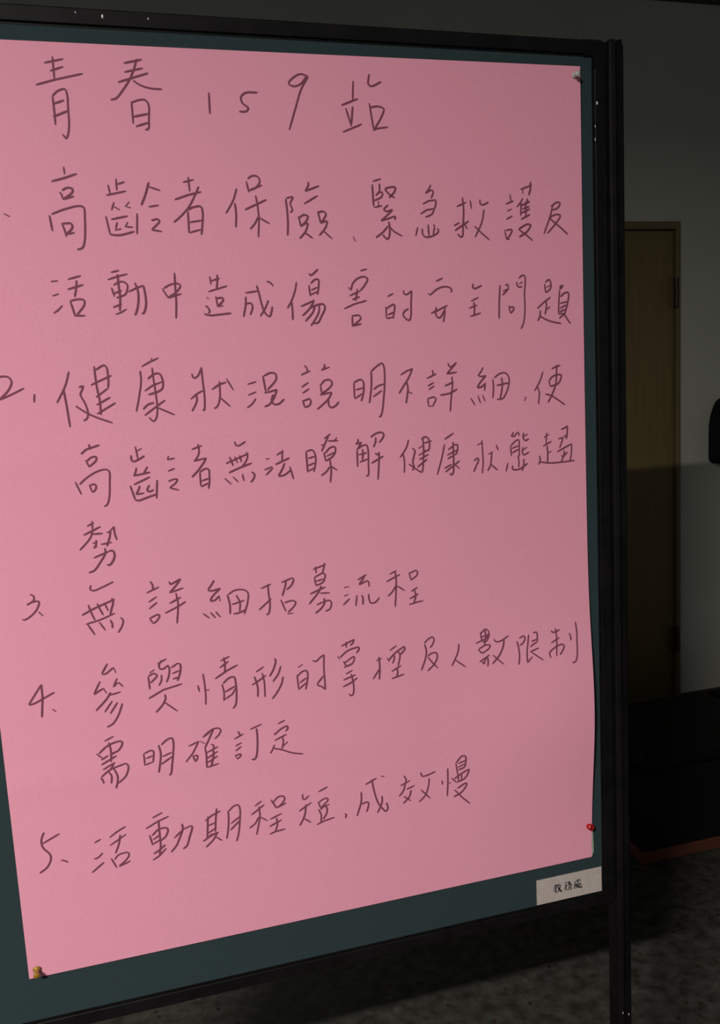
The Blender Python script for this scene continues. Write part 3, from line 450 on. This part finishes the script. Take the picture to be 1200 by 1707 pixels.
 '09需 明 確 訂 定': '''-476,-4093 -366,-4047;-584,-4237 -514,-4309;~-557,-4241 -438,-4153 -286,-4124 -270,-4154 -321,-4234 -398,-4261;~-428,-4114 -413,-4218 -422,-4366;-534,-4326 -449,-4280;-539,-4386 -351,-4299;~-415,-4286 -392,-4263 -360,-4261;-526,-4450 -377,-4381;~-383,-4376 -427,-4447 -474,-4493;~-562,-4546 -539,-4584 -530,-4627;~-553,-4540 -454,-4469 -249,-4412;~-249,-4412 -225,-4455 -263,-4572 -357,-4651;~-462,-4489 -433,-4541 -444,-4642;~-397,-4459 -364,-4554 -369,-4635 -394,-4716|-29,-4324 -27,-4482;~-20,-4326 64,-4302 89,-4317 74,-4459;-7,-4396 77,-4373;-27,-4476 71,-4451;~158,-4246 175,-4359 158,-4480 131,-4603;~190,-4251 265,-4195 324,-4184 339,-4235 323,-4398 299,-4532 278,-4640 255,-4660;190,-4403 309,-4368;169,-4499 308,-4423|520,-4323 654,-4280;~647,-4283 571,-4412 471,-4523;562,-4452 590,-4538;~568,-4460 620,-4462 617,-4497 590,-4538;667,-4282 729,-4327;703,-4237 806,-4173;~721,-4220 781,-4177 839,-4148 913,-4150 933,-4183 906,-4233 850,-4281;~845,-4145 785,-4261 720,-4381;~720,-4381 730,-4467 723,-4634;~800,-4341 829,-4364 825,-4405;738,-4444 884,-4387;~819,-4410 820,-4482 780,-4632;738,-4516 873,-4449;733,-4576 869,-4509;723,-4637 803,-4622 878,-4611|~1143,-4229 1164,-4257 1162,-4287;1094,-4324 1216,-4274;1102,-4419 1185,-4385;1100,-4482 1178,-4434;1090,-4534 1115,-4593;~1095,-4541 1159,-4534 1161,-4553 1115,-4593;1305,-4228 1454,-4183;~1386,-4227 1390,-4336 1379,-4492 1358,-4598 1332,-4631 1295,-4627|1668,-4211 1760,-4177;1608,-4329 1622,-4360;~1621,-4344 1696,-4289 1786,-4254;~1786,-4254 1792,-4292 1758,-4326;1610,-4427 1771,-4368;~1714,-4396 1720,-4464 1696,-4552;1716,-4518 1778,-4471;~1603,-4481 1573,-4543 1540,-4590;~1585,-4527 1689,-4563 1828,-4629 1969,-4668''',
 '105、 活 動 期 程 短 , 成 效 慢': '''~-1276,-5121 -1315,-5215 -1307,-5313 -1233,-5424 -1234,-5492 -1284,-5578 -1375,-5635;-1302,-5262 -1102,-5173;~-1118,-5519 -1079,-5531 -1039,-5563|-709,-5372 -634,-5341;~-733,-5580 -693,-5577 -623,-5524;-774,-5756 -621,-5648;-527,-5339 -434,-5281 -324,-5230;-530,-5443 -424,-5387 -328,-5332;~-400,-5326 -422,-5436 -475,-5559;-533,-5613 -475,-5751;~-494,-5639 -442,-5587 -327,-5579 -318,-5619 -374,-5685 -448,-5733;-445,-5741 -305,-5693|2,-5183 132,-5133;-85,-5309 55,-5245 204,-5197;~76,-5221 74,-5327 75,-5468 74,-5567 51,-5690;-48,-5401 -21,-5541;~-17,-5414 59,-5352 157,-5343 180,-5376 148,-5454 79,-5504;-9,-5472 86,-5414;-21,-5534 81,-5483;~-18,-5659 49,-5626 135,-5565;-35,-5741 50,-5697 141,-5616;249,-5500 368,-5405;368,-5405 469,-5373;~469,-5373 480,-5399 437,-5526 396,-5632 347,-5665;~358,-5328 362,-5397 313,-5516 266,-5606 195,-5680|650,-5347 734,-5291 847,-5248;687,-5292 658,-5592;~805,-5205 784,-5337 764,-5519;684,-5418 773,-5392;677,-5517 767,-5470;~603,-5614 700,-5564 803,-5527;688,-5547 803,-5534;~789,-5532 736,-5615 633,-5702;772,-5590 841,-5650;~948,-5261 945,-5382 930,-5509 903,-5641;~957,-5269 1021,-5217 1076,-5209 1097,-5253 1090,-5396 1059,-5592 1025,-5699;971,-5445 1092,-5367;958,-5532 1085,-5424|1292,-5266 1385,-5215;1240,-5379 1415,-5270;~1343,-5283 1348,-5414 1321,-5540 1289,-5662;~1329,-5425 1282,-5503 1203,-5553;1356,-5430 1444,-5498;~1508,-5220 1545,-5292 1573,-5348;~1541,-5255 1600,-5200 1669,-5199 1688,-5239 1634,-5309 1576,-5344;1576,-5344 1702,-5299;1477,-5483 1633,-5433;1463,-5582 1628,-5519;~1561,-5477 1568,-5574 1534,-5662;1459,-5687 1541,-5664 1668,-5655|~1928,-5217 1928,-5283 1951,-5298 2010,-5254;1864,-5447 2037,-5355;~1960,-5370 1946,-5485 1913,-5567 1862,-5649;1921,-5551 2015,-5634|2140,-5227 2267,-5179;2127,-5364 2155,-5451;~2138,-5374 2197,-5341 2254,-5336 2260,-5367 2207,-5416 2159,-5452;2159,-5452 2278,-5427;~2129,-5468 2158,-5555 2149,-5660;~2153,-5480 2205,-5438 2240,-5467 2235,-5540 2180,-5619;2091,-5679 2193,-5644 2336,-5622;~2478,-5594 2498,-5620 2484,-5663|~2723,-5336 2716,-5469 2647,-5663;~2722,-5508 2803,-5493 2816,-5525 2785,-5632;2787,-5243 2945,-5179;~2878,-5185 2906,-5370 2949,-5528 3011,-5630 3054,-5671 3082,-5636 3067,-5550;~3009,-5441 3004,-5538 2934,-5673;3008,-5164 3056,-5175|~3331,-5213 3358,-5264 3356,-5309;3276,-5347 3417,-5297;~3348,-5322 3313,-5429 3250,-5496;3359,-5415 3477,-5380;~3426,-5435 3399,-5521 3304,-5610;3317,-5506 3416,-5592;~3573,-5207 3593,-5265 3646,-5269 3788,-5233;~3693,-5308 3678,-5420 3626,-5548 3531,-5629;3565,-5457 3696,-5606|~3873,-5377 3881,-5409 3880,-5440;~3965,-5216 3962,-5377 3945,-5620;3957,-5437 4006,-5433;4085,-5151 4115,-5379;~4093,-5152 4179,-5071 4229,-5084 4230,-5158 4209,-5232 4119,-5264;4115,-5171 4223,-5142;4113,-5225 4217,-5187;~4016,-5367 4053,-5407 4090,-5444;~4054,-5384 4148,-5330 4272,-5275;~4272,-5275 4271,-5303 4207,-5401 4098,-5438;4164,-5309 4160,-5424;4117,-5333 4113,-5432;~4037,-5644 4138,-5607 4226,-5513 4227,-5474 4095,-5530;4051,-5542 4152,-5663 4272,-5786''',
}

def catmull(p, n=5):
    if len(p) < 3: return p
    q = [(2 * p[0][0] - p[1][0], 2 * p[0][1] - p[1][1])] + list(p) + [(2 * p[-1][0] - p[-2][0], 2 * p[-1][1] - p[-2][1])]
    out = []
    for i in range(1, len(q) - 2):
        a, b_, c, d_ = q[i - 1:i + 3]
        # centripetal parametrisation, so tight turns do not loop
        def kn_(s, t): return max(1e-4, math.hypot(s[0] - t[0], s[1] - t[1]) ** 0.5)
        t0 = 0; t1 = kn_(a, b_); t2 = t1 + kn_(b_, c); t3 = t2 + kn_(c, d_)
        for k in range(n):
            t = t1 + (t2 - t1) * k / n
            def L(s, e_, ts, te): return ((te - t) / (te - ts) * s[0] + (t - ts) / (te - ts) * e_[0], (te - t) / (te - ts) * s[1] + (t - ts) / (te - ts) * e_[1])
            A1 = L(a, b_, t0, t1); A2 = L(b_, c, t1, t2); A3 = L(c, d_, t2, t3)
            B1 = L(A1, A2, t0, t2); B2 = L(A2, A3, t1, t3)
            out.append(L(B1, B2, t1, t2))
    out.append(p[-1])
    return out

def ribbon(verts, faces, dens, pts, wf, df, yf, step=0.004):
    """flat ink ribbon along pts (x, z); wf(angle), df(angle) give width and density"""
    rs = [pts[0]]
    for a, b_ in zip(pts, pts[1:]):
        L = math.hypot(b_[0] - a[0], b_[1] - a[1])
        if L < 1e-6: continue
        m_ = max(1, int(L / step))
        for k in range(1, m_ + 1):
            rs.append((a[0] + (b_[0] - a[0]) * k / m_, a[1] + (b_[1] - a[1]) * k / m_))
    n = len(rs)
    if n < 2: return
    tot = 0; S_ = [0]
    for a, b_ in zip(rs, rs[1:]):
        tot += math.hypot(b_[0] - a[0], b_[1] - a[1]); S_.append(tot)
    i0 = len(verts)
    for i in range(n):
        a = rs[max(0, i - 1)]; b_ = rs[min(n - 1, i + 1)]
        dx, dz = b_[0] - a[0], b_[1] - a[1]; L = math.hypot(dx, dz) or 1e-6
        dx /= L; dz /= L
        ang = math.atan2(dz, dx)
        w_ = wf(ang) * 0.5
        e_ = min(S_[i], tot - S_[i]); w_ *= 0.65 + 0.35 * min(1, e_ / 0.0020)
        x, z = rs[i]
        for s in (1, -1):
            vx, vz = x - dz * w_ * s, z + dx * w_ * s
            verts.append((vx, yf(vx, vz), vz + EYE)); dens.append(df(ang))
    for i in range(n - 1):
        k = i0 + 2 * i
        faces.append((k, k + 1, k + 3, k + 2))

BLUR = math.radians(-33)
def ink_w(a): return 0.00205 + 0.00035 * abs(math.sin(a - BLUR))
def ink_d(a): return 1.0 - 0.58 * abs(math.sin(a - BLUR)) ** 1.3
rnd = random.Random(4)
for key, txt in INK.items():
    glyphs = key[2:].split() if ' ' in key else list(key[2:])
    for gl, group_txt in zip(glyphs, txt.split('|')):
        verts, faces, dens = [], [], []
        for q_i, st in enumerate(group_txt.split(';')):
            smooth = st[0] == '~'
            pts = [tuple(int(c) * 1e-4 for c in w_.split(',')) for w_ in st.lstrip('~').split()]
            if smooth: pts = catmull(pts)
            lay = 0.00035 + 0.00001 * q_i      # crossing strokes never share a plane
            j = rnd.uniform(0.92, 1.08)
            ribbon(verts, faces, dens, pts, lambda a: ink_w(a) * j, ink_d, lambda x, z: sheet(x, z, lay))
        me = bpy.data.meshes.new('character'); me.from_pydata(verts, [], faces)
        at = me.attributes.new('density', 'FLOAT', 'POINT')
        at.data.foreach_set('value', dens)
        o = new_obj('character', me, M['ink'], so)
        o['label'] = 'dark handwritten character ' + gl

# ------------------------------------------------------------------ white card label 教務處
lb = root('name_card', 'small white card printed with three black characters at the lower right corner', 'label', (0.579, BY, EYE - 0.737))
LX0, LX1, LZ0, LZ1 = 0.5275, 0.6335, -0.7565, -0.7180
bm = bmesh.new(); add_box(bm, LX0, LX1, BY - 0.0009, BY - 0.0003, EYE + LZ0, EYE + LZ1)
cd = from_bm('card', bm, M['card'], None); cd.parent = lb; cd.location = -Vector(lb.location)
G = {
 'a': "12,18 48,14;30,2 30,34;4,36 56,30;~52,10 40,36 6,62;20,50 44,47 34,58;~32,58 33,88 24,84;10,74 50,68;~68,2 64,20 54,34;62,24 94,20;~84,22 76,58 50,94;~60,38 74,66 100,94!",
 'b': "8,10 36,8 24,20;14,22 24,30;4,38 40,35 32,46;~24,38 25,88 16,84;22,52 4,74;60,2 48,26;56,14 86,12;~80,14 66,34 46,46;~56,20 72,36 96,46!;50,60 88,57;~86,58 82,92 70,86;~66,48 62,72 42,94",
 'c': "46,0 46,16;48,8 70,6;16,18 86,16 80,27;~16,18 14,56 2,92;32,28 60,25;46,18 46,36 62,34;34,42 20,68;~30,52 50,50 40,72 16,92;~28,58 50,80 100,92!;~62,48 60,66 52,76;62,48 78,46 79,68 90,70",
}
from_w = {'a': (0.5533, 0.0145), 'b': (0.5712, 0.0138), 'c': (0.5873, 0.0140)}
CH = 0.0155
for k_, (gx, gw) in from_w.items():
    verts, faces, dens = [], [], []
    for q_i, st in enumerate(G[k_].split(';')):
        na = st.endswith('!'); st = st.rstrip('!'); smooth = st[0] == '~'
        pts = [tuple(float(c) for c in w_.split(',')) for w_ in st.lstrip('~').split()]
        pts = [(gx + p[0] / 100 * gw, -0.7292 - p[1] / 100 * CH) for p in pts]
        if smooth: pts = catmull(pts)
        lay = 0.00105 + 0.000012 * q_i
        ribbon(verts, faces, dens, pts, lambda a: 0.0025 if na else 0.0010 + 0.0006 * abs(math.sin(a)), lambda a: 1.0, lambda x, z: BY - lay, step=0.001)
    me = bpy.data.meshes.new('printed_character'); me.from_pydata(verts, [], faces)
    o = new_obj('printed_character', me, M['print'], cd)

# ------------------------------------------------------------------ push pins
def pin(label, m, x, z, y, axis, sc=1.0, tip_back=0.006):
    p = root('push_pin', label, 'push pin', (x, y, EYE + z))
    prof_ = [(0.0050, 0.0), (0.0052, 0.0012), (0.0046, 0.0020), (0.0031, 0.0032), (0.0030, 0.0075), (0.0034, 0.0092), (0.0042, 0.0100), (0.0043, 0.0118), (0.0034, 0.0128), (0.0015, 0.0132)]
    bm = bmesh.new(); lathe(bm, [(r_ * sc, h * sc) for r_, h in prof_], 20)
    hd = from_bm('head', bm, m, p, smooth=True)
    bm = bmesh.new(); lathe(bm, [(0.0002, -tip_back), (0.0005, -tip_back + 0.001), (0.0005, 0.0005)], 8)
    nd = from_bm('needle', bm, M['steel'], p)
    p.rotation_mode = 'QUATERNION'; p.rotation_quaternion = Vector(axis).normalized().to_track_quat('Z', 'Y')
    return p
pin('white push pin at the top right corner of the pink sheet', M['white'], 0.6085, 0.3865, sheet(0.6085, 0.3865) - 0.0006, (-0.05, -1, -0.12), 0.80)
pin('red push pin near the lower right corner of the pink sheet', M['red'], 0.6140, -0.6490, sheet(0.614, -0.649) - 0.0032, (-0.78, -0.62, 0.60), 0.92, 0.009)
pin('yellow push pin at the lower left corner of the pink sheet', M['yellow'], -0.1530, -0.6870, sheet(-0.153, -0.687) - 0.0012, (0.03, -1, -0.20), 0.90)

# ------------------------------------------------------------------ the lit ceiling batten (behind the camera)
cl = root('ceiling_light', 'short white ceiling batten light behind the viewer', 'ceiling light', (LAMP[0], LAMP[1], 3.12))
bm = bmesh.new(); add_box(bm, -0.33, 0.33, -0.05, 0.05, -0.215, -0.180, bevel=0.006, seg=2)
from_bm('housing', bm, M['white_metal'], cl)
for sx in (-0.22, 0.22):
    bm = bmesh.new(); add_box(bm, sx - 0.008, sx + 0.008, -0.008, 0.008, -0.180, 0.0)
    from_bm('hanger', bm, M['white_metal'], cl)
bm = bmesh.new()
prism(bm, [(0.013 * math.cos(2 * math.pi * i / 14), -0.230 + 0.013 * math.sin(2 * math.pi * i / 14)) for i in range(14)], 'x', -0.30, 0.30)
from_bm('tube', bm, M['tube'], cl)
lo.location = (LAMP[0], LAMP[1], 2.872)
lo.parent = None
